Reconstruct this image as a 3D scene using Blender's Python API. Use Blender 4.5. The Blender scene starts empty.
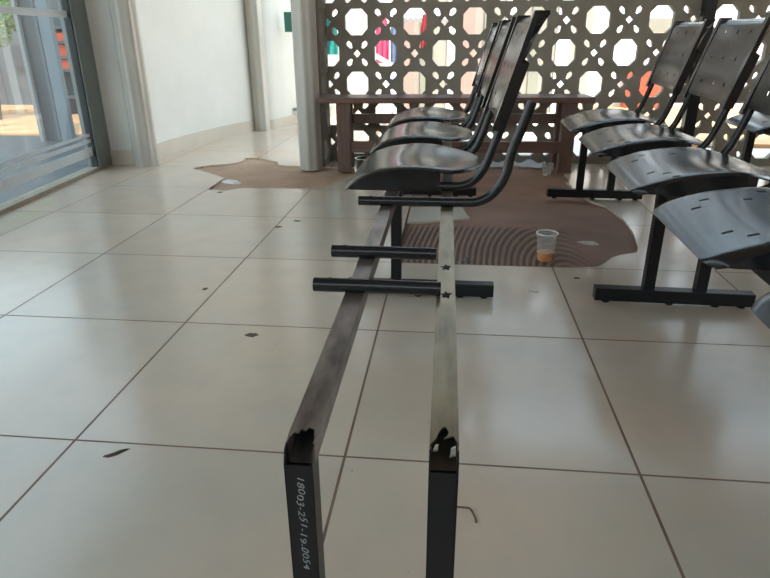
import bpy, bmesh, math, random
from mathutils import Vector, Matrix
from mathutils.geometry import tessellate_polygon
random.seed(7)
S = bpy.context.scene
COL = S.collection

# ------------------------------------------------------------------ materials
def new_mat(name):
    m = bpy.data.materials.new(name); m.use_nodes = True
    nt = m.node_tree
    return m, nt, nt.nodes['Principled BSDF']
def node(nt, kind, **kw):
    n = nt.nodes.new(kind)
    for k, v in kw.items(): setattr(n, k, v)
    return n
def link(nt, a, b): nt.links.new(a, b)
def math_n(nt, op, a, b=None, c=None):
    n = node(nt, 'ShaderNodeMath', operation=op)
    for i, v in enumerate((a, b, c)):
        if v is None: continue
        if isinstance(v, (int, float)): n.inputs[i].default_value = v
        else: link(nt, v, n.inputs[i])
    return n.outputs[0]
def mix_c(nt, f, a, b, blend='MIX'):
    n = node(nt, 'ShaderNodeMix', data_type='RGBA', blend_type=blend)
    if isinstance(f, (int, float)): n.inputs[0].default_value = f
    else: link(nt, f, n.inputs[0])
    for i, v in ((6, a), (7, b)):
        if isinstance(v, tuple): n.inputs[i].default_value = (*v, 1)
        else: link(nt, v, n.inputs[i])
    return n.outputs[2]
def noise(nt, scale, detail=4, rough=.55, vec=None, stretch=None):
    tc = node(nt, 'ShaderNodeTexCoord')
    v = tc.outputs['Object']
    if stretch:
        mp = node(nt, 'ShaderNodeMapping'); mp.inputs['Scale'].default_value = stretch
        link(nt, v, mp.inputs[0]); v = mp.outputs[0]
    n = node(nt, 'ShaderNodeTexNoise')
    n.inputs['Scale'].default_value = scale; n.inputs['Detail'].default_value = detail
    n.inputs['Roughness'].default_value = rough
    link(nt, v, n.inputs['Vector'])
    return n.outputs['Fac']
def ramp(nt, f, a, b):
    n = node(nt, 'ShaderNodeMapRange'); n.inputs[1].default_value = a; n.inputs[2].default_value = b
    link(nt, f, n.inputs[0]); return n.outputs[0]
def mat(name, c1, c2=None, rough=.5, metal=0., scale=12, bump=0., stretch=None, rvar=0., lo=.35, hi=.65, spec=.5, coat=0.):
    m, nt, p = new_mat(name)
    c2 = c2 or tuple(x*.8 for x in c1)
    f = noise(nt, scale, stretch=stretch)
    link(nt, mix_c(nt, ramp(nt, f, lo, hi), c1, c2), p.inputs['Base Color'])
    p.inputs['Metallic'].default_value = metal
    p.inputs['Roughness'].default_value = rough
    p.inputs['Specular IOR Level'].default_value = spec
    if coat: p.inputs['Coat Weight'].default_value = coat; p.inputs['Coat Roughness'].default_value = .1
    if rvar:
        link(nt, math_n(nt, 'MULTIPLY_ADD', noise(nt, scale*1.7), rvar, rough-rvar/2), p.inputs['Roughness'])
    if bump:
        b = node(nt, 'ShaderNodeBump'); b.inputs['Strength'].default_value = bump; b.inputs['Distance'].default_value = .01
        link(nt, f, b.inputs['Height']); link(nt, b.outputs[0], p.inputs['Normal'])
    return m

M = {}
M['plastic'] = mat('black_plastic', (.012,.011,.011), (.014,.013,.013), rough=.21, scale=3, spec=.42)
M['tube'] = mat('black_tube_paint', (.010,.010,.011), (.014,.013,.013), rough=.25, scale=9, spec=.4)
M['frame'] = mat('black_frame_paint', (.006,.006,.007), (.009,.0085,.0085), rough=.36, scale=5, spec=.3)
M['beam_brown'] = mat('worn_brown_steel', (.26,.21,.185), (.07,.058,.052), rough=.36, metal=.7, scale=18, rvar=.2, stretch=(2,.5,1), lo=.42, hi=.72)
M['beam_sheen'] = mat('worn_steel_pale_sheen', (.29,.235,.15), (.12,.10,.07), rough=.36, metal=.75, scale=15, rvar=.2, stretch=(2,.4,1), lo=.4, hi=.75)  # worn steel with the beam's pale reflected sheen painted into its colour
M['rust'] = mat('rusted_steel', (.04,.022,.015), (.014,.01,.009), rough=.8, scale=70)
M['black'] = mat('hole_black', (.004,.004,.004), rough=.9)
M['shiny'] = mat('bare_torn_steel', (.6,.6,.58), (.4,.4,.4), rough=.25, metal=1., scale=60)
M['chalk'] = mat('white_paint_marker', (.34,.35,.35), (.22,.23,.23), rough=.8, scale=200)
M['wood'] = mat('dark_red_wood', (.17,.085,.062), (.11,.055,.04), rough=.42, scale=9, stretch=(1,9,9), rvar=.15, bump=.1)
M['woodv'] = mat('dark_red_wood_upright', (.15,.08,.06), (.09,.05,.036), rough=.5, scale=9, stretch=(9,9,1), rvar=.15, bump=.1)
M['screen'] = mat('brown_grey_concrete', (.27,.24,.195), (.22,.195,.155), rough=.85, scale=6, bump=.15)
M['white_wall'] = mat('white_plaster', (.64,.62,.56), (.58,.565,.51), rough=.75, scale=2.5, lo=.3, hi=.7, bump=.04)
M['rear_wall'] = mat('beige_rear_wall', (.50,.40,.29), (.46,.37,.27), rough=.8, scale=2)
M['skirting'] = mat('cream_skirting_tile', (.52,.455,.37), (.47,.41,.33), rough=.3, scale=4)
M['column'] = mat('grey_column_paint', (.50,.475,.42), (.41,.385,.335), rough=.4, scale=5, stretch=(1,1,.3), metal=.15)
M['alu'] = mat('grey_aluminium', (.25,.28,.275), (.22,.25,.245), rough=.45, metal=.25, scale=8)
M['alu_dark'] = mat('dark_gasket', (.03,.035,.037), rough=.5)
M['sill'] = mat('cream_sill', (.36,.30,.22), (.28,.235,.18), rough=.9, scale=15, spec=.2)
M['ceiling'] = mat('brown_ceiling', (.34,.265,.19), (.31,.245,.175), rough=.9, scale=2)  # unseen ceiling, darkened to brown for the reflections on the seat tops
M['dirt'] = mat('orange_dirt', (.62,.34,.17), (.5,.26,.12), rough=.95, scale=3)
M['yard'] = mat('pale_concrete_yard', (.55,.5,.42), (.48,.43,.36), rough=.9, scale=3)
M['dark_wall'] = mat('slate_painted_wall', (.10,.115,.13), (.085,.097,.11), rough=.6, scale=3)
M['pavement'] = mat('dark_paving', (.055,.065,.075), (.045,.053,.06), rough=.5, scale=5)
M['slate'] = mat('blue_grey_painted_steel', (.17,.205,.235), (.15,.18,.205), rough=.5, scale=4)
M['slate_dark'] = mat('dark_glazing', (.05,.055,.065), (.04,.045,.055), rough=.3, scale=4)
M['red'] = mat('red_orange_paint', (.55,.10,.05), (.48,.085,.04), rough=.6, scale=6)
M['cream'] = mat('cream_wall_paint', (.42,.37,.31), (.38,.335,.28), rough=.8, scale=2)
M['pinkish'] = mat('pale_pink_panel', (.42,.28,.23), (.38,.25,.21), rough=.7, scale=3)
M['grey_panel'] = mat('grey_beige_panel', (.30,.29,.23), (.27,.26,.21), rough=.7, scale=3)
M['white'] = mat('white_paint', (.86,.86,.84), (.8,.8,.78), rough=.5, scale=5)
M['teal'] = mat('teal_cloth', (.05,.38,.36), (.04,.30,.29), rough=.9, scale=15)
M['pink'] = mat('pink_cloth', (.75,.12,.25), (.65,.09,.2), rough=.9, scale=15)
M['cloth_red'] = mat('red_cloth', (.5,.05,.07), (.4,.04,.05), rough=.9, scale=15)
M['cloth_blue'] = mat('blue_grey_cloth', (.2,.27,.42), (.16,.22,.35), rough=.9, scale=15)
M['green_sign'] = mat('green_paint', (.06,.22,.16), (.05,.18,.13), rough=.6, scale=8)
M['leaf'] = mat('leaf_green', (.16,.30,.06), (.07,.16,.03), rough=.6, scale=6)
M['bark'] = mat('bark', (.12,.08,.05), (.07,.05,.03), rough=.9, scale=12)
M['dead_leaf'] = mat('dry_leaf', (.09,.055,.035), (.05,.03,.02), rough=.8, scale=60)
M['stain'] = mat('dark_brown_mud', (.12,.08,.055), (.085,.055,.04), rough=.8, scale=60)
M['paper'] = mat('crumpled_film', (.55,.48,.42), (.42,.36,.31), rough=.4, scale=40)
M['litter'] = mat('white_litter', (.75,.73,.7), (.6,.58,.55), rough=.6, scale=40)
M['litter_bag'] = mat('bluish_white_plastic', (.85,.87,.9), (.75,.78,.82), rough=.3, scale=15)
M['pebble'] = mat('grey_pebble', (.2,.2,.19), (.12,.12,.11), rough=.8, scale=60)
M['juice'] = mat('orange_juice', (.62,.29,.13), (.58,.26,.11), rough=.2, scale=20)
M['foam'] = mat('pale_orange_foam', (.75,.42,.2), (.7,.37,.17), rough=.5, scale=60)
M['frost'] = mat('frosted_film', (.58,.61,.62), (.52,.55,.56), rough=.6, scale=5)
M['roof'] = mat('white_roof_tile', (.82,.82,.82), (.74,.74,.75), rough=.5, scale=8)

def glass_mat(name, tint, gloss_rough=.02, haze=0., haze_col=(.5,.5,.5), refl=.3):
    m = bpy.data.materials.new(name); m.use_nodes = True; nt = m.node_tree
    nt.nodes.clear()
    out = node(nt, 'ShaderNodeOutputMaterial')
    tr = node(nt, 'ShaderNodeBsdfTransparent'); tr.inputs[0].default_value = (*tint, 1)
    gl = node(nt, 'ShaderNodeBsdfGlossy'); gl.inputs['Roughness'].default_value = gloss_rough
    fr = node(nt, 'ShaderNodeLayerWeight'); fr.inputs[0].default_value = refl
    mx = node(nt, 'ShaderNodeMixShader')
    link(nt, math_n(nt, 'MULTIPLY', fr.outputs['Facing'], .5), mx.inputs[0]); link(nt, tr.outputs[0], mx.inputs[1]); link(nt, gl.outputs[0], mx.inputs[2])
    res = mx.outputs[0]
    if haze:
        df = node(nt, 'ShaderNodeBsdfDiffuse'); df.inputs[0].default_value = (*haze_col, 1)
        m2 = node(nt, 'ShaderNodeMixShader')
        n = noise(nt, 3.0)
        link(nt, math_n(nt, 'MULTIPLY', n, haze*2), m2.inputs[0])
        link(nt, res, m2.inputs[1]); link(nt, df.outputs[0], m2.inputs[2]); res = m2.outputs[0]
    link(nt, res, out.inputs[0])
    return m
M['glass'] = glass_mat('grey_window_glass', (.60,.65,.66), haze=.16, haze_col=(.40,.44,.45))
M['cup'] = glass_mat('clear_cup_plastic', (.86,.86,.84), gloss_rough=.15, haze=.24, haze_col=(.8,.78,.75))

def tile_material():
    m, nt, p = new_mat('cream_floor_tiles')
    tc = node(nt, 'ShaderNodeTexCoord'); sx = node(nt, 'ShaderNodeSeparateXYZ')
    link(nt, tc.outputs['Object'], sx.inputs[0])
    T = .6
    def line(o, w):
        f = math_n(nt, 'FRACT', math_n(nt, 'DIVIDE', math_n(nt, 'ADD', o, w), T))
        return math_n(nt, 'LESS_THAN', f, 2*w/T)
    g = math_n(nt, 'MAXIMUM', line(sx.outputs[0], .0029), line(sx.outputs[1], .0025))
    cx = math_n(nt, 'FLOOR', math_n(nt, 'DIVIDE', sx.outputs[0], T)); cy = math_n(nt, 'FLOOR', math_n(nt, 'DIVIDE', sx.outputs[1], T))
    cv = node(nt, 'ShaderNodeCombineXYZ'); link(nt, cx, cv.inputs[0]); link(nt, cy, cv.inputs[1])
    wn = node(nt, 'ShaderNodeTexWhiteNoise', noise_dimensions='3D'); link(nt, cv.outputs[0], wn.inputs['Vector'])
    big = noise(nt, 1.6, 3)
    fine = noise(nt, 9, 5)
    c = mix_c(nt, ramp(nt, big, .35, .65), (.61,.46,.345), (.54,.455,.36))
    c = mix_c(nt, math_n(nt, 'MULTIPLY', ramp(nt, fine, .45, .8), .25), c, (.38,.33,.27))
    hv = node(nt, 'ShaderNodeHueSaturation'); link(nt, c, hv.inputs['Color'])
    link(nt, math_n(nt, 'MULTIPLY_ADD', wn.outputs['Value'], .1, .95), hv.inputs['Value'])
    # specks of grit
    sp = noise(nt, 55, 2)
    c = mix_c(nt, math_n(nt, 'MULTIPLY', ramp(nt, sp, .74, .8), .6), hv.outputs[0], (.14,.1,.08))
    gc = mix_c(nt, ramp(nt, noise(nt, 5), .35, .65), (.12,.055,.03), (.19,.12,.08))
    link(nt, mix_c(nt, g, c, gc), p.inputs['Base Color'])
    r = math_n(nt, 'MULTIPLY_ADD', noise(nt, 4), .14, .12)
    link(nt, math_n(nt, 'MAXIMUM', r, math_n(nt, 'MULTIPLY', g, .8)), p.inputs['Roughness'])
    p.inputs['Specular IOR Level'].default_value = .65
    b = node(nt, 'ShaderNodeBump'); b.inputs['Strength'].default_value = .5; b.inputs['Distance'].default_value = .002
    link(nt, math_n(nt, 'SUBTRACT', 1., g), b.inputs['Height']); link(nt, b.outputs[0], p.inputs['Normal'])
    return m
M['tiles'] = tile_material()

def mortar_material():
    m, nt, p = new_mat('combed_brown_mortar')
    tc = node(nt, 'ShaderNodeTexCoord'); sx = node(nt, 'ShaderNodeSeparateXYZ')
    link(nt, tc.outputs['Object'], sx.inputs[0])
    X, Y = sx.outputs[0], sx.outputs[1]
    dx = math_n(nt, 'SUBTRACT', X, 1.86); dy = math_n(nt, 'SUBTRACT', Y, 1.10)
    d = math_n(nt, 'SQRT', math_n(nt, 'ADD', math_n(nt, 'MULTIPLY', dx, dx), math_n(nt, 'MULTIPLY', math_n(nt, 'MULTIPLY', dy, dy), .12)))
    wob = math_n(nt, 'MULTIPLY', noise(nt, 5), .010)
    w = math_n(nt, 'MULTIPLY_ADD', math_n(nt, 'SINE', math_n(nt, 'MULTIPLY', math_n(nt, 'ADD', d, wob), 2*math.pi/.0235)), .5, .5)
    mask = math_n(nt, 'MULTIPLY', ramp(nt, Y, 1.78, 1.70), math_n(nt, 'MULTIPLY', ramp(nt, X, 1.98, 1.84), ramp(nt, X, 1.16, 1.22)))
    wm = math_n(nt, 'MULTIPLY', w, mask)
    n1 = ramp(nt, noise(nt, 4.5, 6), .3, .7)
    c = mix_c(nt, n1, (.31,.175,.125), (.22,.125,.09))
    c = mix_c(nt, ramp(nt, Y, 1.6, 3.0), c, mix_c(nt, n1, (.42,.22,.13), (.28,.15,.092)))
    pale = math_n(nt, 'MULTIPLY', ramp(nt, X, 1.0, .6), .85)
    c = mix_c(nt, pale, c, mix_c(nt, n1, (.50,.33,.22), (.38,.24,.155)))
    c = mix_c(nt, math_n(nt, 'MULTIPLY', wm, .9), c, (.085,.05,.034))  # shade in the comb grooves painted into the colour, besides the bump
    g = math_n(nt, 'MULTIPLY', ramp(nt, noise(nt, 26, 5), .6, .75), .45)
    c = mix_c(nt, g, c, (.3,.2,.14))
    link(nt, c, p.inputs['Base Color'])
    p.inputs['Roughness'].default_value = .75
    b = node(nt, 'ShaderNodeBump'); b.inputs['Strength'].default_value = .8; b.inputs['Distance'].default_value = .006
    h = math_n(nt, 'SUBTRACT', math_n(nt, 'MULTIPLY', noise(nt, 30, 6), .5), wm)
    link(nt, h, b.inputs['Height']); link(nt, b.outputs[0], p.inputs['Normal'])
    return m
M['mortar'] = mortar_material()

# ------------------------------------------------------------------ mesh helpers
def obj(name, bm, m, parent=None, smooth=False, loc=(0,0,0), rz=0.):
    me = bpy.data.meshes.new(name)
    bmesh.ops.recalc_face_normals(bm, faces=bm.faces)
    bm.to_mesh(me); bm.free()
    me.materials.append(M[m])
    if smooth:
        for f in me.polygons: f.use_smooth = True
        me.set_sharp_from_angle(angle=.75)
    o = bpy.data.objects.new(name, me); COL.objects.link(o)
    o.location = loc; o.rotation_euler = (0,0,rz)
    if parent: o.parent = parent
    return o
def tag(o, label, cat, group=None):
    o['label'] = label; o['category'] = cat
    if group: o['group'] = group
    return o
def thing(name, label, cat, loc=(0,0,0), rz=0., group=None):
    o = bpy.data.objects.new(name, None); COL.objects.link(o); o.empty_display_size = .1
    o.location = loc; o.rotation_euler = (0,0,rz)
    return tag(o, label, cat, group)
def struct(name, bm, m, smooth=False, parent=None):
    o = obj(name, bm, m, parent, smooth); o['kind'] = 'structure'
    return o
def box(bm, x0,x1,y0,y1,z0,z1, bev=0.):
    vs = [bm.verts.new(p) for p in ((x0,y0,z0),(x1,y0,z0),(x1,y1,z0),(x0,y1,z0),(x0,y0,z1),(x1,y0,z1),(x1,y1,z1),(x0,y1,z1))]
    fs = [bm.faces.new([vs[i] for i in q]) for q in ((3,2,1,0),(4,5,6,7),(0,1,5,4),(1,2,6,5),(2,3,7,6),(3,0,4,7))]
    if bev:
        es = list({e for f in fs for e in f.edges})
        bmesh.ops.bevel(bm, geom=es, offset=bev, segments=2, profile=.5, affect='EDGES')
    return bm
def BOX(*a, bev=0.):
    bm = bmesh.new(); box(bm, *a, bev=bev); return bm
def bar(bm, a, b, w, h):
    """rectangular bar from a to b, width w horizontally, h vertically (a, b are axis centres)"""
    a, b = Vector(a), Vector(b); d = (b-a).normalized()
    up = Vector((0,0,1)) if abs(d.z) < .9 else Vector((0,1,0))
    s = d.cross(up).normalized(); u = s.cross(d).normalized()
    r = [[bm.verts.new(p + s*i*w/2 + u*j*h/2) for i, j in ((-1,-1),(1,-1),(1,1),(-1,1))] for p in (a,b)]
    for k in range(4): bm.faces.new((r[0][k], r[0][(k+1)%4], r[1][(k+1)%4], r[1][k]))
    bm.faces.new(r[0][::-1]); bm.faces.new(r[1])
    return bm
def smooth_path(pts, n=5):
    P = [Vector(p) for p in pts]; out = []
    for i in range(len(P)-1):
        p0, p1, p2, p3 = P[max(i-1,0)], P[i], P[i+1], P[min(i+2,len(P)-1)]
        for k in range(n):
            t = k/n
            out.append(.5*((2*p1) + (p2-p0)*t + (2*p0-5*p1+4*p2-p3)*t*t + (3*p1-p0-3*p2+p3)*t**3))
    out.append(P[-1]); return out
def rings(bm, P, r, n):
    ref = Vector((0,1,0)); out = []
    for i, p in enumerate(P):
        d = (P[min(i+1,len(P)-1)] - P[max(i-1,0)]).normalized()
        s = d.cross(ref)
        if s.length < .05: s = d.cross(Vector((0,0,1)))
        s.normalize(); u = s.cross(d)
        rr = r[i] if isinstance(r, list) else r
        out.append([bm.verts.new(p + s*math.cos(2*math.pi*k/n)*rr + u*math.sin(2*math.pi*k/n)*rr) for k in range(n)])
    for a, b in zip(out, out[1:]):
        for k in range(n): bm.faces.new((a[k], a[(k+1)%n], b[(k+1)%n], b[k]))
    return out
def tube(bm, pts, r, n=12, hollow=0.):
    P = [Vector(p) for p in pts]
    o = rings(bm, P, r, n)
    if hollow:
        q = rings(bm, P, r-hollow, n)
        for e in (0, -1):
            for k in range(n): bm.faces.new((o[e][k], o[e][(k+1)%n], q[e][(k+1)%n], q[e][k]))
    else:
        bm.faces.new(o[0][::-1]); bm.faces.new(o[-1])
    return bm
def lathe(bm, prof, n=28, c=(0,0,0), cap0=False, cap1=False):
    R = [[bm.verts.new((c[0]+r*math.cos(2*math.pi*k/n), c[1]+r*math.sin(2*math.pi*k/n), c[2]+z)) for k in range(n)] for r, z in prof]
    for a, b in zip(R, R[1:]):
        for k in range(n): bm.faces.new((a[k], a[(k+1)%n], b[(k+1)%n], b[k]))
    if cap0: bm.faces.new(R[0][::-1])
    if cap1: bm.faces.new(R[-1])
    return bm
def prism(bm, loops, t0, t1, f):
    """loops: outline then holes, 2-D; f(a,b,t)->3-D; walls between t0 and t1"""
    flat = [p for l in loops for p in l]
    tris = tessellate_polygon([[Vector((a,b,0)) for a,b in l] for l in loops])
    A = [bm.verts.new(f(a,b,t0)) for a,b in flat]; B = [bm.verts.new(f(a,b,t1)) for a,b in flat]
    for t in tris:
        try: bm.faces.new([A[i] for i in t]); bm.faces.new([B[i] for i in t][::-1])
        except ValueError: pass
    s = 0
    for l in loops:
        n = len(l)
        for k in range(n):
            i, j = s+k, s+(k+1)%n
            try: bm.faces.new((A[i],A[j],B[j],B[i]))
            except ValueError: pass
        s += n
    return bm
def blob(bm, outline, z0, h, jitter=.0):
    """low flat irregular lump"""
    c = Vector((sum(p[0] for p in outline)/len(outline), sum(p[1] for p in outline)/len(outline), 0))
    o = [bm.verts.new((x,y,z0)) for x,y in outline]
    i = [bm.verts.new((c.x+(x-c.x)*.75, c.y+(y-c.y)*.75, z0+h*(.7+random.uniform(-jitter,jitter)))) for x,y in outline]
    t = bm.verts.new((c.x,c.y,z0+h)); n = len(o)
    for k in range(n):
        bm.faces.new((o[k],o[(k+1)%n],i[(k+1)%n],i[k])); bm.faces.new((i[k],i[(k+1)%n],t))
    bm.faces.new(o[::-1]); return bm
def rough_ring(x, y, rx, ry, n=12, j=.25, rot=0.):
    out = []
    for k in range(n):
        a = 2*math.pi*k/n; s = 1+random.uniform(-j,j)
        px, py = rx*s*math.cos(a), ry*s*math.sin(a)
        out.append((x+px*math.cos(rot)-py*math.sin(rot), y+px*math.sin(rot)+py*math.cos(rot)))
    return out

# ------------------------------------------------------------------ camera
cam_d = bpy.data.cameras.new('camera'); cam = bpy.data.objects.new('camera', cam_d); COL.objects.link(cam)
cam_d.sensor_width = 36; cam_d.lens = 611.33/770*36; cam_d.clip_start = .02; cam_d.clip_end = 200
rt = Vector((.9945454201, .1041140921, -.0062978632)); up = Vector((-.0339730178, .3804298046, .9241855863)); fw = Vector((-.0986166381, .9189305848, -.3818917897))
mw = Matrix.Identity(4)
for i in range(3): mw[i][0], mw[i][1], mw[i][2] = rt[i], up[i], -fw[i]
mw.translation = (1.39900, -1.03872, .81638)
cam.matrix_world = mw
S.camera = cam

# ------------------------------------------------------------------ setting
FY = 3.36
patch_left = [(-.335,2.946),(-.248,3.057),(-.14,3.10),(-.072,3.194),(-.091,3.336),(-.03,3.35),(.03,3.33),(.10,3.27),(.185,3.212),(.20,3.14),(.232,3.092),(.30,3.08),(.369,3.066),(.46,3.06),(.66,3.05),(.76,3.0),(.80,2.85),(.75,2.70),(.72,2.6),(.68,2.5),(.667,2.441),(.565,2.407),(.40,2.412),(.188,2.404),(.15,2.35),(.107,2.319),(.05,2.34),(.006,2.339),(-.006,2.5),(-.006,2.653),(-.10,2.74),(-.2,2.823)]
patch_right = [(1.2,1.203),(1.5,1.202),(1.803,1.201),(1.95,1.213),(1.974,1.222),(2.009,1.264),(2.051,1.331),(2.09,1.365),(2.166,1.402),(2.190,1.48),(2.206,1.57),(2.224,1.68),(2.230,1.78),(2.234,1.9),(2.225,2.0),(2.208,2.143),(2.153,2.241),(2.12,2.4),(2.10,2.52),(2.115,2.591),(2.095,2.7),(2.135,2.80),(2.125,2.92),(2.16,3.05),(2.13,3.14),(1.9,3.17),(1.6,3.16),(1.3,3.17),(1.2,3.15),(1.2,2.4),(1.2,1.8)]
bm = bmesh.new()
prism(bm, [[(-.44,-3.2),(6.2,-3.2),(6.2,FY),(.70,FY),(.70,6.6),(-1.03,6.6),(-1.03,3.10)], patch_left, patch_right], 0, -.012, lambda a,b,t: (a,b,t))
struct('floor', bm, 'tiles')
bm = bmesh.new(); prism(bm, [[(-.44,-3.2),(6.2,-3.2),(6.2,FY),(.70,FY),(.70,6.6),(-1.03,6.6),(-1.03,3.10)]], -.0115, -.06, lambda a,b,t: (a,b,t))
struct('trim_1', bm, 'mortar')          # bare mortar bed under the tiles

# perforated block screen
def cell_holes(cx, cz, w, octa):
    if octa:
        a, b, c = .0745, .080, .040
        return [[(cx-a,cz-b+c),(cx-a+c*.93,cz-b),(cx+a-c*.93,cz-b),(cx+a,cz-b+c),(cx+a,cz+b-c),(cx+a-c*.93,cz+b),(cx-a+c*.93,cz+b),(cx-a,cz+b-c)]]
    H = [[(cx,cz-.028),(cx+.026,cz),(cx,cz+.028),(cx-.026,cz)]]
    for sx in (-1,1):
        for sz in (-1,1):
            q = [(.028,.036),(.045,.030),(.070,.050),(.073,.066),(.064,.078),(.052,.080),(.034,.066)]
            H.append([(cx+sx*p, cz+sz*r) for p, r in q])
    return H
CW, CH, SX0, SZ0 = .1935, .1945, .754-.0968-.1935, .905-.1945*4.5
def screen_panel(bm, n_i, n_j, f, par, i0=0):
    for i in range(i0, n_i):
        for j in range(n_j):
            cx, cz = SX0+(i+.5)*CW, SZ0+(j+.5)*CH
            o = [(cx-CW/2,cz-CH/2),(cx+CW/2,cz-CH/2),(cx+CW/2,cz+CH/2),(cx-CW/2,cz+CH/2)]
            prism(bm, [o]+cell_holes(cx,cz,CW,(i+j+par)%2==0), 0, .045, f)
bm = bmesh.new()
screen_panel(bm, 20, 10, lambda a,b,t: (a,3.30+t,b), 1)
box(bm, SX0, SX0+20*CW, 3.295, 3.35, 0, SZ0)
struct('wall_back', bm, 'screen')
bm = bmesh.new()
screen_panel(bm, 2, 10, lambda a,b,t: (.512+t, 3.299-(a-SX0)*.66, b), 1)
box(bm, .512, .557, 3.05, 3.295, 0, SZ0)
struct('wall_back_side', bm, 'screen')
bm = bmesh.new(); box(bm, .2, 6.2, 3.27, 3.40, 2.36, 2.75); box(bm, .46, SX0+20*CW, 3.29, 3.36, SZ0+10*CH, SZ0+10*CH+.06)
struct('trim_2', bm, 'white_wall')  # unseen top beam, made deep to narrow the sky gap reflected in the seats

# curved white wall on the left, and the wall beyond
def wall_curve(pts, th, z0, z1, side):
    P = [Vector((x,y,0)) for x,y in pts]
    P = smooth_path(P, 6); o = []
    for i, p in enumerate(P):
        d = (P[min(i+1,len(P)-1)]-P[max(i-1,0)]).normalized(); o.append(p+Vector((-d.y,d.x,0))*th*side)
    bm = bmesh.new()
    A = [[bm.verts.new((q.x,q.y,z)) for q in L] for L in (P,o) for z in (z0,z1)]
    n = len(P)
    for k in range(n-1):
        for a, b in ((0,1),(1,3),(3,2),(2,0)):
            bm.faces.new((A[a][k],A[a][k+1],A[b][k+1],A[b][k]))
    for k in (0, n-1): bm.faces.new((A[0][k],A[1][k],A[3][k],A[2][k]))
    return bm
wl = [(-.748,3.13),(-.745,3.2),(-.741,3.327),(-.720,3.63),(-.674,3.925),(-.607,4.25),(-.525,4.53),(-.445,4.75)]
struct('wall_left', wall_curve(wl, .12, 0, 2.75, 1), 'white_wall', True)
struct('baseboard_left', wall_curve(wl, .010, 0, .098, -1), 'skirting', True)
wf = [(-.43,4.76),(-.30,4.835),(-.24,5.0),(-.17,5.286),(-.02,5.75),(.2,6.2),(.6,6.6)]
struct('wall_front', wall_curve(wf, .12, 0, 2.75, 1), 'white_wall', True)
struct('baseboard_front', wall_curve(wf, .010, 0, .09, -1), 'skirting', True)
struct('wall_left_corner', BOX(-.975,-.68,3.04,3.16,0,2.75), 'white_wall')
struct('baseboard_corner', BOX(-.965,-.74,3.027,3.04,0,.10), 'skirting')
bm = bmesh.new(); prism(bm, [[(-1.3,-3.4),(6.3,-3.4),(6.3,3.5),(.75,3.5),(.75,5.2),(-1.3,5.2)]], 2.75, 2.85, lambda a,b,t: (a,b,t))
struct('ceiling', bm, 'ceiling')  # out of view; ends short over the corridor to let light in
struct('unseen_wall_right', BOX(6.2,6.3,-3.2,3.4,0,2.75), 'rear_wall')  # unseen wall, added to close off light from the right
struct('unseen_wall_rear', BOX(-1.3,6.3,-3.35,-3.2,0,1.75), 'rear_wall')  # unseen wall behind the camera, added and kept low to limit light from there

# glass wall on the left : direction from (-0.845,1.55) to (-0.978,3.004)
gA = Vector((-.864,1.757,0)); gB = Vector((-.978,3.004,0)); gd = (gB-gA).normalized(); gn = Vector((gd.y,-gd.x,0))
if gn.x < 0: gn = -gn
def G(s, off, z): p = gB - gd*s + gn*off; return (p.x, p.y, z)      # s = distance back from the corner
def gbox(bm, s0, s1, o0, o1, z0, z1):
    v = [bm.verts.new(G(s,o,z)) for z in (z0,z1) for s,o in ((s0,o0),(s1,o0),(s1,o1),(s0,o1))]
    for q in ((3,2,1,0),(4,5,6,7),(0,1,5,4),(1,2,6,5),(2,3,7,6),(3,0,4,7)): bm.faces.new([v[i] for i in q])
    return bm
bm = bmesh.new()
gbox(bm, -.045, .165, -.05, .03, .012, 2.75)
win = struct('window_1', bm, 'alu')
bm = bmesh.new(); gbox(bm, -.055, -.045, -.05, .04, .0, 2.75); gbox(bm, .165, .177, -.02, .02, .012, 2.6); obj('gasket', bm, 'alu_dark', win)
bm = bmesh.new(); bm.faces.new([bm.verts.new(G(*q)) for q in ((.17,0,.02),(6.,0,.02),(6.,0,2.6),(.17,0,2.6))]); obj('glass_pane', bm, 'glass', win)
bm = bmesh.new(); gbox(bm, -.05, 6.0, -.05, .03, 0, .022); obj('sill', bm, 'sill', win)
bm = bmesh.new(); gbox(bm, .165, 6.0, -.05, .03, 2.6, 2.75); obj('top_rail', bm, 'alu', win)
for z0, z1 in ((.098,.155),(.182,.205),(.222,.240),(.935,.972)):
    bm = bmesh.new(); gbox(bm, .18, 6.0, .0045, .006, z0, z1); obj('frosted_strip', bm, 'frost', win)

# steel columns
def column(x, y, r, label, h=2.75):
    bm = bmesh.new(); n = 48; prof = []
    for k in range(n):
        a = 2*math.pi*k/n; rr = r*(1+.035*math.cos(8*a))
        prof.append((x+rr*math.cos(a), y+rr*math.sin(a)))
    prism(bm, [prof], 0, h, lambda a,b,t: (a,b,t))
    return tag(obj('painted_column', bm, 'column'), label, 'column', 'painted columns along the wall')
column(-.690, 3.02, .080, 'grey painted column beside the glass wall, at start of the curved white wall')
column(-.386, 4.77, .074, 'far grey painted column at the far end of the curved white wall')
column(.477, 2.985, .074, 'grey painted column at left end of the perforated screen, by the wooden bench')
bm = bmesh.new(); box(bm, 2.905, 2.975, 3.215, 3.285, 0, 2.75, .004)
tag(obj('steel_post', bm, 'frame'), 'slim black steel post in front of the screen, behind the right chairs', 'post')

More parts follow.
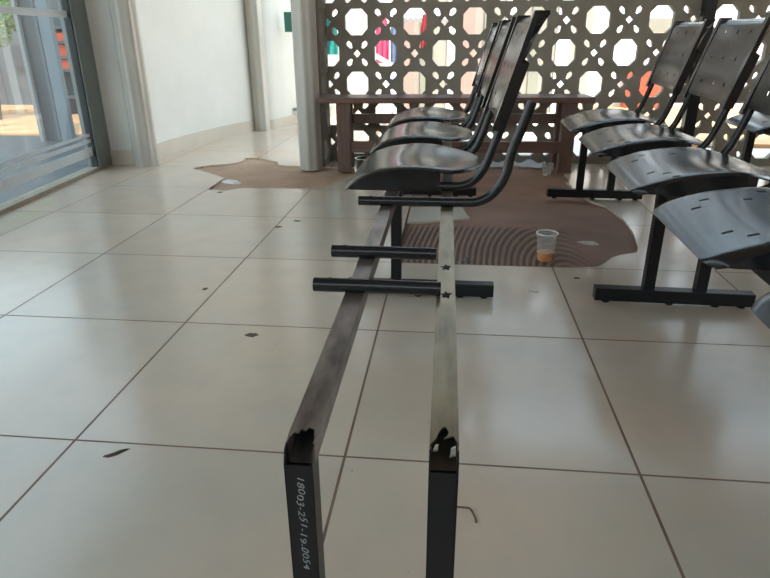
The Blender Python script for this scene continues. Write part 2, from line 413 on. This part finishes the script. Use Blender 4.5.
# ------------------------------------------------------------------ waiting-room benches
OX, OY = 1.32, .88                     # local origin of a bench
def T3(x,y,z): return (x-OX, y-OY, z)
def seat_bm(depth, variant):
    """moulded seat shell; local to its front-left corner, near edge at y=0, width W"""
    W = .455; nu, nv = 44, 40
    E = [(0,.404),(.04,.420),(.10,.438),(.25,.459),(.45,.470),(.62,.469),(.78,.460),(.9,.455),(1.,.452)] if variant == 0 else \
        [(0,.402),(.04,.415),(.10,.428),(.25,.450),(.42,.463),(.56,.468),(.70,.463),(.85,.447),(1.,.424)]
    def prof(s):
        for k in range(len(E)-1):
            if s <= E[k+1][0]+1e-9:
                x0, y0 = E[max(k-1,0)]; x1, y1 = E[k]; x2, y2 = E[k+1]; x3, y3 = E[min(k+2,len(E)-1)]
                h = x2-x1; t = (s-x1)/h
                m1 = (y2-y0)/(x2-x0); m2 = (y3-y1)/(x3-x1)
                return (2*t**3-3*t*t+1)*y1+(t**3-2*t*t+t)*h*m1+(3*t*t-2*t**3)*y2+(t**3-t*t)*h*m2
        return E[-1][1]
    bm = bmesh.new(); g = []
    for i in range(nu+1):
        s = i/nu; row = []
        wf = 1.
        if s < .10: wf = .90+.10*math.sqrt(1-(1-s/.10)**2)
        if s > .58: wf = math.sqrt(1-.84*((s-.58)/.42)**2.2)
        for j in range(nv+1):
            t = -1+2*j/nv
            edge = max(0, abs(t)-.86)/.14
            front = .022*(edge**2)*(1-min(1,s/.2)) if variant else .0
            dish = (1-t*t)**2*.013*math.exp(-((s-.66)/.26)**2)
            roll = .008*edge**2
            x = s*depth + front
            y = W/2 + t*wf*W/2
            z = prof(s) - dish - roll
            row.append(bm.verts.new((x,y,z)))
        g.append(row)
    slots = set()
    for ci, cj in (((7,2),(18,3),(29,3),(7,36),(18,35),(29,35)) if variant == 0 else ((6,11),(9,7),(17,10),(22,5),(10,2),(6,28),(9,32),(17,29),(22,34))):
        slots |= {(ci,cj),(ci+1,cj)}
    for i in range(nu):
        for j in range(nv):
            f = bm.faces.new((g[i][j],g[i+1][j],g[i+1][j+1],g[i][j+1]))
            if (i,j) in slots: f.material_index = 1
    # side skirts and front lip
    ns = int(nu*.72)
    for j in (0, nv):
        lo = [bm.verts.new((g[i][j].co.x, g[i][j].co.y+(.004 if j==0 else -.004), min(.402, g[i][j].co.z-.003))) for i in range(ns+1)]
        for i in range(ns): bm.faces.new((g[i][j],g[i+1][j],lo[i+1],lo[i]))
    for f in bm.faces: f.smooth = True
    return bm
def back_bm():
    """backrest shell with its two side sleeves; x measured from the seat front, y from near edge"""
    W = .455; nu, nv = 64, 72
    bm = bmesh.new(); g = []
    for i in range(nu+1):
        s = i/nu; z = .598+.270*s; row = []
        for j in range(nv+1):
            t = -1+2*j/nv
            bow = .016*(1-t*t)                      # centre sits further back than the edges
            x = .418+.082*s + bow - .012*math.sin(math.pi*s)*(1-t*t)
            if s > .93: x += .018*((s-.93)/.07)**2
            zz = z - (.012*(1-t*t) if i == 0 else 0) - (.02*max(0,abs(t)-.9)/.1 if i == nu else 0)
            row.append(bm.verts.new((x, W/2+t*W/2, zz)))
        g.append(row)
    holes = set()
    for hz in (.18,.50,.84):
        for hy in (.24,.50,.76):
            for i in range(nu):
                for j in range(nv):
                    if math.hypot(((i+.5)/nu-hz)*.27, ((j+.5)/nv-hy)*W) < .0068: holes.add((i,j))
    for i in range(nu):
        for j in range(nv):
            if (i,j) in holes: continue
            bm.faces.new((g[i][j],g[i+1][j],g[i+1][j+1],g[i][j+1]))
    for f in bm.faces: f.smooth = True
    # side sleeves: edge strip, then rear half above the notch chamfered to catch light
    F = lambda z: .418+.082*(z-.598)/.27
    rows = [(.574,.034,0.),(.60,.034,0.),(.66,.034,0.),(.72,.035,0.),(.748,.035,0.),(.758,.020,.006),(.80,.026,.018),(.84,.034,.022),(.868,.044,.022),(.876,.040,.020)]
    for ye, sg in ((-.002,1),(W+.002,-1)):
        L = []
        for z, d, ch in rows:
            f = F(z)-.001
            L.append([bm.verts.new(q) for q in ((f,ye,z),(f+.014,ye,z),(f+d,ye+sg*ch,z),(f+d,ye+sg*.026,z),(f,ye+sg*.026,z))])
        for p, q in zip(L, L[1:]):
            for k in range(5): bm.faces.new((p[k],p[(k+1)%5],q[(k+1)%5],q[k]))
        bm.faces.new(L[0][::-1]); bm.faces.new(L[-1])
    return bm
TUBE_R = .0125
def support_path(y, x0=.058, up=True, broken=False):
    pts = [(x0,.4125),(.15,.4125),(.26,.4125),(.33,.4125)]
    if up: pts += [(.37,.415),(.402,.430),(.428,.462),(.443,.500),(.458,.545),(.480,.610),(.498,.667)]
    if up and not broken: pts = pts[:3]+[(.295,.4125),(.335,.415),(.367,.430),(.393,.462),(.409,.50),(.424,.545),(.438,.59)]
    if broken: pts = [(a-(.007 if z>.5 else 0), z) for a, z in pts]
    return [(1.10+a, y, z) for a, z in pts]
SEAT_Y = [-.49, .107, .705, 1.303, 1.901]          # near edge of each seat
def bench(label, loc, rz, seats, kind, group):
    root = thing('linked_waiting_chairs', label, 'waiting chairs', loc, rz, group)
    y0, y1 = -.50, 2.42
    lx, rx = 1.2325, 1.3925
    bw = .0325
    broken = kind == 'broken'
    for bx, mt in ((lx,'beam_brown' if broken else 'frame'), (rx,'beam_sheen' if broken else 'frame')):
        bm = bmesh.new()
        if not broken:
            box(bm, bx-bw/2-OX, bx+bw/2-OX, y0-.08-OY, y1-OY, .37, .40, .002)
            beam = obj('beam', bm, mt, root)
            continue
        a, b = bx-bw/2-OX, bx+bw/2-OX; t = .002
        ya = -.43-OY
        # sound length of the box section, four sheets open at the near end
        left = bx == lx
        # top sheet with a torn near edge
        rag = [(a,-.476),(a+.004,-.478),(a+.006,-.470),(a+.011,-.471),(a+.013,-.463),(a+.018,-.466),(a+.021,-.459),(b-.004,-.463),(b-.003,-.474),(b,-.477)] if left else \
              [(a,-.480),(a+.004,-.474),(a+.007,-.468),(a+.010,-.456),(a+.013,-.448),(a+.017,-.444),(a+.021,-.452),(a+.020,-.462),(a+.016,-.467),(b-.006,-.462),(b-.003,-.470),(b,-.478)]
        prism(bm, [[(p, q-OY) for p, q in rag]+[(b,y1-OY),(a,y1-OY)]], .398, .40, lambda p,q,z: (p,q,z))
        box(bm, a, a+t, -.4855-OY, y1-OY, .370, .3985); box(bm, b-t, b, -.4855-OY, y1-OY, .370, .3985)
        box(bm, a, b, -.4855-OY, y1-OY, .370, .372)
        box(bm, a, b, y1-.002-OY, y1-OY, .370, .40)
        beam = obj('beam', bm, mt, root)
        if left: beam['label'] = 'brown worn left beam with a torn near end'
        else:
            beam['label'] = 'worn right beam, pale sheen in its colour, with two torn weld holes'
            for wy in (-.055, .082):
                n = 11; ring = []
                for k in range(n):
                    an = 2*math.pi*k/n; s = 1 if k%2 else .5
                    ring.append((rx-OX+(.0135)*s*math.cos(an)*random.uniform(.7,1.1), wy-OY+.017*s*math.sin(an)*random.uniform(.8,1.2)))
                bw_ = bmesh.new(); prism(bw_, [ring], .3995, .4006, lambda p,q,z: (p,q,z))
                obj('weld_hole', bw_, 'black', beam)
    # feet and legs
    def leg_at(yc, open_top):
        f = bmesh.new()
        fx0, fx1 = (1.066,1.558)
        box(f, fx0-OX, fx1-OX, yc-.02-OY, yc+.02-OY, .009, .052, .002)
        foot = obj('foot_bar', f, 'frame', root)
        for px in (fx0+.04, fx0+.24, fx1-.11, fx1-.03):
            p = bmesh.new(); lathe(p, [(.0,0),(.012,0),(.014,.009),(0,.009)], 12, (px-OX, yc-OY, 0)); obj('foot_pad', p, 'black', foot)
        for bx in (lx, rx):
            b = bmesh.new(); w = .034 if not open_top else .0325
            if not open_top:
                box(b, bx-w/2-OX, bx+w/2-OX, yc-.016-OY, yc+.016-OY, .052, .3705)
                leg = obj('leg', b, 'frame', root)
            else:
                a, c = bx-w/2-OX, bx+w/2-OX; ya, yb = -.502-OY, -.472-OY; t = .002
                box(b, a, c, ya, ya+t, .052, .379)                       # front sheet
                box(b, a, c, yb-t, yb, .052, .3695)
                for xa, xb in ((a,a+t),(c-t,c)):                         # side sheets with slanted top
                    prism(b, [[(ya,.052),(yb,.052),(yb,.370),(ya+.0165,.3705),(ya+.015,.398),(ya+.006,.395),(ya,.379)]], xa, xb, lambda p,q,x: (x,p,q))
                leg = obj('leg', b, 'frame', root)
                r = bmesh.new(); box(r, a+t, c-t, ya+.004, yb-t, .340, .3665)
                obj('torn_mouth', r, 'rust', leg)
                if bx == rx:
                    q = bmesh.new()
                    prism(q, [[(a+.003,.392),(a+.006,.401),(a+.010,.402),(a+.009,.393)]], ya+.020, ya+.022, lambda p,z,y: (p,y,z))
                    prism(q, [[(c-.010,.389),(c-.009,.400),(c-.004,.403),(c-.003,.390)]], ya+.016, ya+.018, lambda p,z,y: (p,y,z))
                    obj('torn_metal_lip', q, 'shiny', leg)
                else:
                    cu = bpy.data.curves.new('mark', 'FONT'); cu.body = '18003-251-19-0054'; cu.size = .0115; cu.extrude = .0002
                    cu.space_character = 1.06; cu.shear = .25; cu.offset = -.00005
                    ot = bpy.data.objects.new('mark_tmp', cu); COL.objects.link(ot)
                    dg = bpy.context.evaluated_depsgraph_get(); me = bpy.data.meshes.new_from_object(ot.evaluated_get(dg))
                    bpy.data.objects.remove(ot)
                    # text runs down the front face: text +x -> world -z, text +y -> world +x
                    rnd = random.Random(3)
                    for v in me.vertices:
                        x, y, z = v.co
                        yy = y + .0012*math.sin(x*160) + .0007*math.sin(x*410+1)
                        v.co = (bx-OX-.0030+yy, ya-.0004-z, .366-x*1.42)
                    me.materials.clear(); me.materials.append(M['chalk'])
                    mk = bpy.data.objects.new('handwritten_number', me); COL.objects.link(mk); mk.parent = leg
                    mk['label'] = 'number handwritten in white down the leg'
    leg_at(.88, False); leg_at(2.29, False)
    if broken: leg_at(-.487, True)
    else: leg_at(-.53, False)
    # support tubes, seats, backs
    for k, sy in enumerate(SEAT_Y):
        ty = (sy+.020, sy+.435)
        has = k in seats
        for e, y in enumerate(ty):
            if broken and k == 0 and e == 0: continue
            b = bmesh.new()
            if has or not broken:
                tube(b, [T3(*p) for p in smooth_path(support_path(y))], TUBE_R, 14)
                t_ = obj('support_tube', b, 'tube', root, True)
            elif k == 1 and e == 1:
                tube(b, [T3(*p) for p in smooth_path(support_path(y, broken=True))], TUBE_R, 16, .002)
                t_ = obj('support_tube', b, 'tube', root, True); t_['label'] = 'bare bent tube rising without a backrest'
            else:
                x1 = 1.383 if e else 1.372
                tube(b, [T3(1.160,y,.4125), T3(1.27,y,.4125), T3(x1,y-.003,.4125)], TUBE_R, 16, .002)
                t_ = obj('support_tube', b, 'tube', root, True); t_['label'] = 'broken off straight tube stub'
            if broken and not has:
                for hx in ((1.189,1.262) if k == 0 else (1.187,)) if not (k==1 and e==1) else (1.19,1.345):
                    h = bmesh.new(); lathe(h, [(0,0),(.0042,0),(.0042,.0012),(0,.0012)], 12, T3(hx,y,.4125+TUBE_R-.0009))
                    obj('screw_hole', h, 'black', t_)
    return root
def solid(o, th, off=-1):
    m = o.modifiers.new('thickness', 'SOLIDIFY'); m.thickness = th; m.offset = off
    e = o.modifiers.new('crisp_edges', 'EDGE_SPLIT'); e.split_angle = .8
seat_meshes = {}
for v, d in ((0,.398),(1,.455)):
    o = obj('seat', seat_bm(d, v), 'plastic', None); seat_meshes[v] = o.data; o.data.materials.append(M['black']); bpy.data.objects.remove(o)
o = obj('backrest', back_bm(), 'plastic', None); back_mesh = o.data; bpy.data.objects.remove(o)
def fit_seats(root, seats, variant):
    for k in seats:
        s = bpy.data.objects.new('seat', seat_meshes[variant]); COL.objects.link(s); s.parent = root
        s.location = (1.10-OX-(.008 if variant == 0 else 0), SEAT_Y[k]-OY, 0); solid(s, .004)
        b = bpy.data.objects.new('backrest', back_mesh); COL.objects.link(b); b.parent = root
        b.location = (1.10-OX, SEAT_Y[k]-OY, 0); solid(b, .004)
b1 = bench('broken row of black waiting chairs, two nearest seats missing and its beams bare', (OX,OY,0), .008, (2,3,4), 'broken', None)
fit_seats(b1, (2,3,4), 0)
b2 = bench('row of black waiting chairs with every seat, just right of the broken row', (OX+.821,OY,0), -.029, (0,1,2,3,4), 'whole', None)
fit_seats(b2, (0,1,2,3,4), 1)
b3 = bench('farthest right row of black waiting chairs, glimpsed between the backs of the nearer row', (OX+1.635,OY+.02,0), -.036, (2,3,4), 'whole', None)
fit_seats(b3, (2,3,4), 1)

# ------------------------------------------------------------------ wooden bench
wb = thing('wooden_bench', 'long dark red-brown wooden bench in front of the perforated screen', 'bench', (.568,2.86,0), .055)
obj('bench_top', BOX(0,1.70,-.01,.26,.432,.466, bev=.004), 'wood', wb)
for x in (.11, 1.52):
    for y in (.012, .185): obj('leg', BOX(x, x+.085, y, y+.06, 0, .432, bev=.003), 'woodv', wb)
obj('stretcher', BOX(.195,1.52,.022,.052,.125,.195, bev=.003), 'wood', wb)
obj('back_rail', BOX(.195,1.52,.195,.235,.285,.345, bev=.003), 'woodv', wb)
for x in (.135, 1.545): obj('side_rail', BOX(x, x+.035, .072, .185, .13, .19, bev=.003), 'woodv', wb)

# ------------------------------------------------------------------ small things on the floor
ZM = -.0115
cx, cy = 1.789, 1.318
cup = thing('plastic_cup', 'clear plastic cup with a little orange drink on the bare mortar', 'cup', (cx,cy,ZM))
bm = bmesh.new(); lathe(bm, [(.0,.001),(.029,.001),(.030,.004),(.0335,.04),(.0395,.108),(.0415,.112),(.0425,.110),(.0405,.107)], 32); obj('cup_wall', bm, 'cup', cup, True)
bm = bmesh.new(); lathe(bm, [(.0,.0),(.0300,.0),(.0307,.004),(.0336,.034),(.0,.034)], 28); obj('orange_drink', bm, 'juice', cup, True)
bm = bmesh.new(); lathe(bm, [(.0395,.1075),(.0425,.1085),(.0430,.1115),(.0410,.1135),(.0395,.111),(.0395,.1075)], 32); obj('rim', bm, 'litter', cup, True)
bm = bmesh.new(); lathe(bm, [(.0,.001),(.026,.001),(.036,.075),(.037,.077),(.036,.077)], 24); o = obj('plastic_cup', bm, 'cup', None, True, (2.02,2.94,ZM))
tag(o, 'empty clear plastic cup under the wooden bench by its right leg', 'cup')
bm = bmesh.new(); blob(bm, [(1.953,1.557),(1.968,1.545),(1.985,1.522),(2.012,1.512),(2.04,1.517),(2.046,1.53),(2.035,1.552),(2.01,1.568),(1.98,1.568)], ZM, .007, .3)
tag(obj('film_wrapper', bm, 'paper'), 'crumpled pale wrapper on the bare mortar right of the juice cup', 'wrapper')
bm = bmesh.new(); n = 22
pts = [(1.62+i*.020, 3.215 + .012*math.sin(i*1.3), .03+.012*math.sin(i*.9)) for i in range(n)]
fr = [bm.verts.new((x, y-.07-.02*math.sin(x*23), .001)) for x,y,z in pts]; md = [bm.verts.new((x,y-.02,z)) for x,y,z in pts]; bk = [bm.verts.new((x,y+.05,.004)) for x,y,z in pts]
for a, b in ((fr,md),(md,bk)):
    for i in range(n-1): bm.faces.new((a[i],a[i+1],b[i+1],b[i]))
tag(obj('plastic_bag', bm, 'litter_bag', None, True), 'flattened whitish plastic bag on the floor under the wooden bench', 'bag')
bm = bmesh.new(); lathe(bm, [(0,0),(.05,.0),(.075,.018),(.085,.04),(.081,.04),(.07,.02),(.0,.006)], 24)
o = tag(obj('metal_dish', bm, 'shiny', None, True, (.83,3.18,0)), 'shiny metal dish under the left end of the wooden bench', 'dish')
bm = bmesh.new(); prism(bm, [[(1.205,1.765),(1.31,1.79),(1.42,1.83),(1.505,1.859),(1.485,1.97),(1.469,2.084),(1.33,2.07),(1.205,2.045)]], ZM, -.002, lambda a,b,t: (a,b,t))
tag(obj('tile_fragment', bm, 'skirting'), 'broken cream tile piece on the mortar under the broken chair row', 'tile piece')
bm = bmesh.new(); blob(bm, [(-.02,2.60),(.02,2.56),(.10,2.53),(.13,2.57),(.09,2.62),(.02,2.64)], ZM, .012, .1)
tag(obj('tile_chip', bm, 'litter'), 'small white tile chip in the bare patch near the columns', 'tile chip')
bm = bmesh.new(); blob(bm, [(.690,-.05),(.700,-.046),(.709,-.034),(.720,-.024),(.737,-.017),(.727,-.03),(.717,-.043),(.703,-.052)], 0, .004, .2)
tag(obj('dry_leaf', bm, 'dead_leaf'), 'dark narrow dry leaf on the tiles at lower left', 'leaf')
for x, y, rx, ry, lab in ((.832,.535,.018,.014,'small brown mud spot on the tiles left of the brown beam'), (.558,.869,.008,.012,'tiny brown mud spot at left, one tile further back'), (.614,1.633,.02,.012,'brown mud smear on the tile joint left of the seats, nearer of two'), (.678,1.738,.02,.010,'brown mud smear on the tile left of the seats, farther of two'), (.10,2.28,.018,.01,'small brown mud spot just before the left bare patch')):
    bm = bmesh.new(); blob(bm, rough_ring(x,y,rx,ry), 0, .0025); tag(obj('mud_spot', bm, 'stain'), lab, 'mud spot')
bm = bmesh.new(); blob(bm, rough_ring(1.475,1.275,.013,.011,9,.15), ZM, .016, .1); tag(obj('pebble', bm, 'pebble'), 'small grey pebble on the combed mortar, right of the beam', 'pebble')
bm = bmesh.new(); tube(bm, smooth_path([(1.432,-.128,.002),(1.447,-.13,.003),(1.458,-.132,.003),(1.466,-.15,.002),(1.468,-.165,.002)],4), .0016, 6); tag(obj('twig', bm, 'stain'), 'thin bent twig on the tiles right of the right beam leg', 'twig')
bm = bmesh.new(); blob(bm, rough_ring(1.70,.955,.016,.012,9,.3), 0, .005, .3); tag(obj('paper_scrap', bm, 'litter'), 'tiny white scrap on the tile below the juice cup', 'scrap')
bm = bmesh.new(); blob(bm, rough_ring(1.87,1.09,.013,.006,8,.3), 0, .003, .3); tag(obj('mud_spot', bm, 'stain'), 'small dark spot on the tile right below the juice cup', 'mud spot')

# ------------------------------------------------------------------ outside
struct('ground', BOX(-14,16,-10,22,-.12,-.062), 'yard')
bm = bmesh.new(); prism(bm, [[(-9,4.6),(-2.1,4.6),(-2.1,7.2),(-9,7.2)]], -.062,-.03, lambda a,b,t:(a,b,t)); struct('trim_3', bm, 'dirt')
bm = bmesh.new(); prism(bm, [[(-9,-3.2),(-.45,-3.2),(-1.04,3.10),(-1.04,4.55),(-9,4.55)]], -.062, -.04, lambda a,b,t: (a,b,t)); struct('trim_5', bm, 'pavement')
bm = bmesh.new(); prism(bm, [[(3.0,4.4),(12,4.4),(12,9),(3.3,9)]], -.062,-.03, lambda a,b,t:(a,b,t)); struct('trim_4', bm, 'dirt')
# building across the yard, seen through the screen
bd = thing('cream_building', 'cream building with pale upright panels, seen through the left of the screen', 'building', (0,6.9,0))
obj('wall', BOX(.72,3.0,0,.2,-.06,2.4), 'cream', bd)
for i, (x0, w, mt) in enumerate(((.78,.13,'pinkish'),(1.0,.16,'grey_panel'),(1.32,.09,'white'),(1.5,.14,'pinkish'),(1.75,.1,'grey_panel'),(2.0,.18,'white'),(2.3,.12,'grey_panel'),(2.6,.15,'white'))):
    obj('panel', BOX(x0,x0+w,-.03,0,-.06,1.6), mt, bd)
def scallop_roof(x0, x1, y, z, rows):
    root = thing('tiled_canopy', 'white scalloped tile canopy seen through the upper middle holes of the screen', 'canopy', (x0,y,z))
    for r in range(rows):
        bm = bmesh.new(); n = int((x1-x0)/.05)
        for k in range(n):
            tube(bm, [(k*.05+.025,-.10+r*.09,r*.05),(k*.05+.025,.02+r*.09,r*.05+.05)], .026, 8)
        obj('tile_row', bm, 'roof', root)
    return root
scallop_roof(.90,1.35,5.5,.96,3)
def garment(x, y, z, w, h, m, label):
    bm = bmesh.new(); n = 14; g = []
    for i in range(n+1):
        u = i/n
        row = []
        for j in range(7):
            v = j/6
            ww = w*(.55+.45*min(1,v*3)) if v < .34 else w*(1+.08*v)
            row.append(bm.verts.new(((u-.5)*ww, .018*math.sin(u*17+v)*v, -h*v)))
        g.append(row)
    for i in range(n):
        for j in range(6): bm.faces.new((g[i][j],g[i+1][j],g[i+1][j+1],g[i][j+1]))
    root = thing('hanging_garment', label, 'garment', (x,y,z), 0, 'garments on the rail behind the screen')
    o = obj('cloth', bm, m, root, True); solid(o, .006)
    bm = bmesh.new(); tube(bm, [(0,0,-.01),(0,.004,.035),(0,.014,.058),(0,.019,.066)], .003, 6); obj('hanger_hook', bm, 'shiny', root)
rk = thing('clothes_rail', 'clothes rail standing behind the left part of the screen', 'rail', (.08,5.1,-.06))
bm = bmesh.new(); tube(bm, [(0,0,1.13),(1.3,0,1.13)], .010, 8); obj('rail_bar', bm, 'white', rk)
for x in (0,1.3):
    bm = bmesh.new(); tube(bm, [(x,0,.0),(x,0,1.13)], .010, 8); obj('upright', bm, 'white', rk)
garment(.225,5.069,1.0,.17,.34,'teal','teal garment on the rail behind the left end of the screen')
garment(.735,5.069,1.0,.12,.42,'pink','bright pink garment on the rail behind the screen')
garment(.865,5.069,1.0,.11,.44,'cloth_blue','blue garment beside the pink one on the rail')
garment(1.13,5.069,1.0,.07,.34,'cloth_red','dark red garment on the rail, rightmost one')
bm = bmesh.new(); bar(bm, (.60,4.9,.70), (.92,4.9,.53), .03, .04); bar(bm, (.615,4.9,.69),(.615,4.9,-.06),.03,.03); bar(bm, (.90,4.9,.54),(.90,4.9,-.06),.03,.03)
tag(obj('slanted_railing', bm, 'white'), 'white slanted handrail in front of the hanging garments', 'handrail')
# bright wall to the right beyond the screen
bw = thing('white_building', 'bright white building seen through the right half of the screen', 'building', (3.0,7.4,0))
obj('wall', BOX(.02,2.4,0,.2,-.06,1.55), 'white', bw)
obj('roof_edge', BOX(-.0,2.5,-.15,.25,1.55,1.63), 'grey_panel', bw)
obj('window_band', BOX(.7,1.3,-.02,0,.85,1.0), 'grey_panel', bw)
obj('low_orange_wall', BOX(.55,1.05,-.25,-.02,-.06,.42), 'red', bw)
def tree(x, y, h, r, label, n=800):
    root = thing('leafy_tree', label, 'tree', (x,y,-.06))
    bm = bmesh.new(); tube(bm, smooth_path([(0,0,0),(.04,.02,h*.3),(-.03,0,h*.6),(.02,0,h*.85)]), .07, 8); obj('trunk', bm, 'bark', root)
    bm = bmesh.new()
    for _ in range(n):
        while True:
            p = Vector([random.uniform(-1,1) for _ in range(3)])
            if p.length < 1: break
        c = Vector((p.x*r, p.y*r, h*.72+p.z*r*.8)); a = Vector([random.uniform(-1,1) for _ in range(3)]).normalized(); b = a.orthogonal().normalized()
        s = random.uniform(.06,.12)
        bm.faces.new([bm.verts.new(c+q) for q in (a*s*.6, b*s*.3, -a*s*.6, -b*s*.3)])
    obj('foliage', bm, 'leaf', root)
tree(6.3, 8.6, 2.4, .9, 'green leafy tree beyond the right part of the screen')
tree(-3.75, 5.6, 1.6, .5, 'green leafy tree outside the glass wall at far left', 900)
# outside the glass wall
gb = thing('slate_building', 'dark slate building with large windows outside the glass wall', 'building', (-2.6,4.0,0), .0)
obj('wall', BOX(-3.6,.6,3.4,3.6,-.06,2.6), 'dark_wall', gb)
for x0, z0, z1 in ((-1.15,.05,.35),(-1.15,.42,.74),(-1.15,.80,1.2),(-2.0,.42,.74)): obj('window', BOX(x0,x0+.42,3.36,3.4,z0,z1), 'slate_dark', gb)
pier = thing('slate_panel_stand', 'blue grey upright panels outside, standing for dark bands seen in the glass wall', 'panel', (-2.03,4.2,-.06), -.1)  # stand-ins for the upright dark bands in the glass
obj('panel', BOX(-.035,.075,0,.05,0,2.5), 'slate', pier)
obj('dark_panel', BOX(-.22,-.06,.02,.06,0,2.5), 'slate_dark', pier)
obj('post', BOX(-.065,-.035,-.01,.06,0,2.5), 'dark_wall', pier)
obj('post', BOX(-.25,-.215,-.01,.06,0,2.5), 'slate', pier)
ks = thing('red_shelving', 'red and dark shelving unit outside, seen past the edge of the glass', 'shelving', (-2.95,6.1,-.06))
for z in (.22,.52,.66,.82,.98): obj('shelf', BOX(-.25,.35,-.02,.3,z,z+.03), 'dark_wall', ks)
for z0, z1 in ((.55,.65),(.69,.81),(.85,.94)): obj('red_panel', BOX(-.22,.32,.0,.02,z0,z1), 'red', ks)
for x in (-.25,.33): obj('upright', BOX(x,x+.03,-.02,.3,0,1.1), 'dark_wall', ks)
bm = bmesh.new(); box(bm, -3.32,-3.08,4.85,4.88,.55,.70,.01); box(bm, -3.28,-3.12,4.84,4.85,.57,.60); box(bm,-3.22,-3.19,4.86,4.89,-.06,.56)
tag(obj('white_signboard', bm, 'white'), 'small white board on a post outside the glass, under the tree', 'signboard')
# green panel & bracket on the far wall
bm = bmesh.new(); box(bm, -.17,.0,5.0,5.03,.86,1.03,.003); box(bm,-.11,-.09,5.03,5.40,.93,.95)
tag(obj('green_sign', bm, 'green_sign'), 'small green panel on the far wall, half hidden by the near column', 'sign')
bm = bmesh.new(); box(bm, -.30,-.10,5.2,5.42,.13,.155,.002)
tag(obj('wall_shelf', bm, 'alu'), 'small grey ledge low on the far wall beside the column', 'ledge')

# ------------------------------------------------------------------ light
w = bpy.data.worlds.new('sky'); S.world = w; w.use_nodes = True; nt = w.node_tree
bg = nt.nodes['Background']
tc = node(nt, 'ShaderNodeTexCoord'); sz = node(nt, 'ShaderNodeSeparateXYZ'); link(nt, tc.outputs['Generated'], sz.inputs[0])
link(nt, mix_c(nt, ramp(nt, sz.outputs[2], .03, .5), (1.0,.96,.90), (.60,.82,1.0)), bg.inputs[0])
bg.inputs[1].default_value = 3.6
sd = bpy.data.lights.new('sun', 'SUN'); sd.energy = 6; sd.angle = .01; sd.color = (1,.93,.82)
sun = bpy.data.objects.new('sun', sd); COL.objects.link(sun)
sun.rotation_euler = Vector((-.25,.45,-1)).to_track_quat('-Z','Y').to_euler()
S.view_settings.view_transform = 'Standard'
S.view_settings.look = 'None'
S.view_settings.exposure = .42
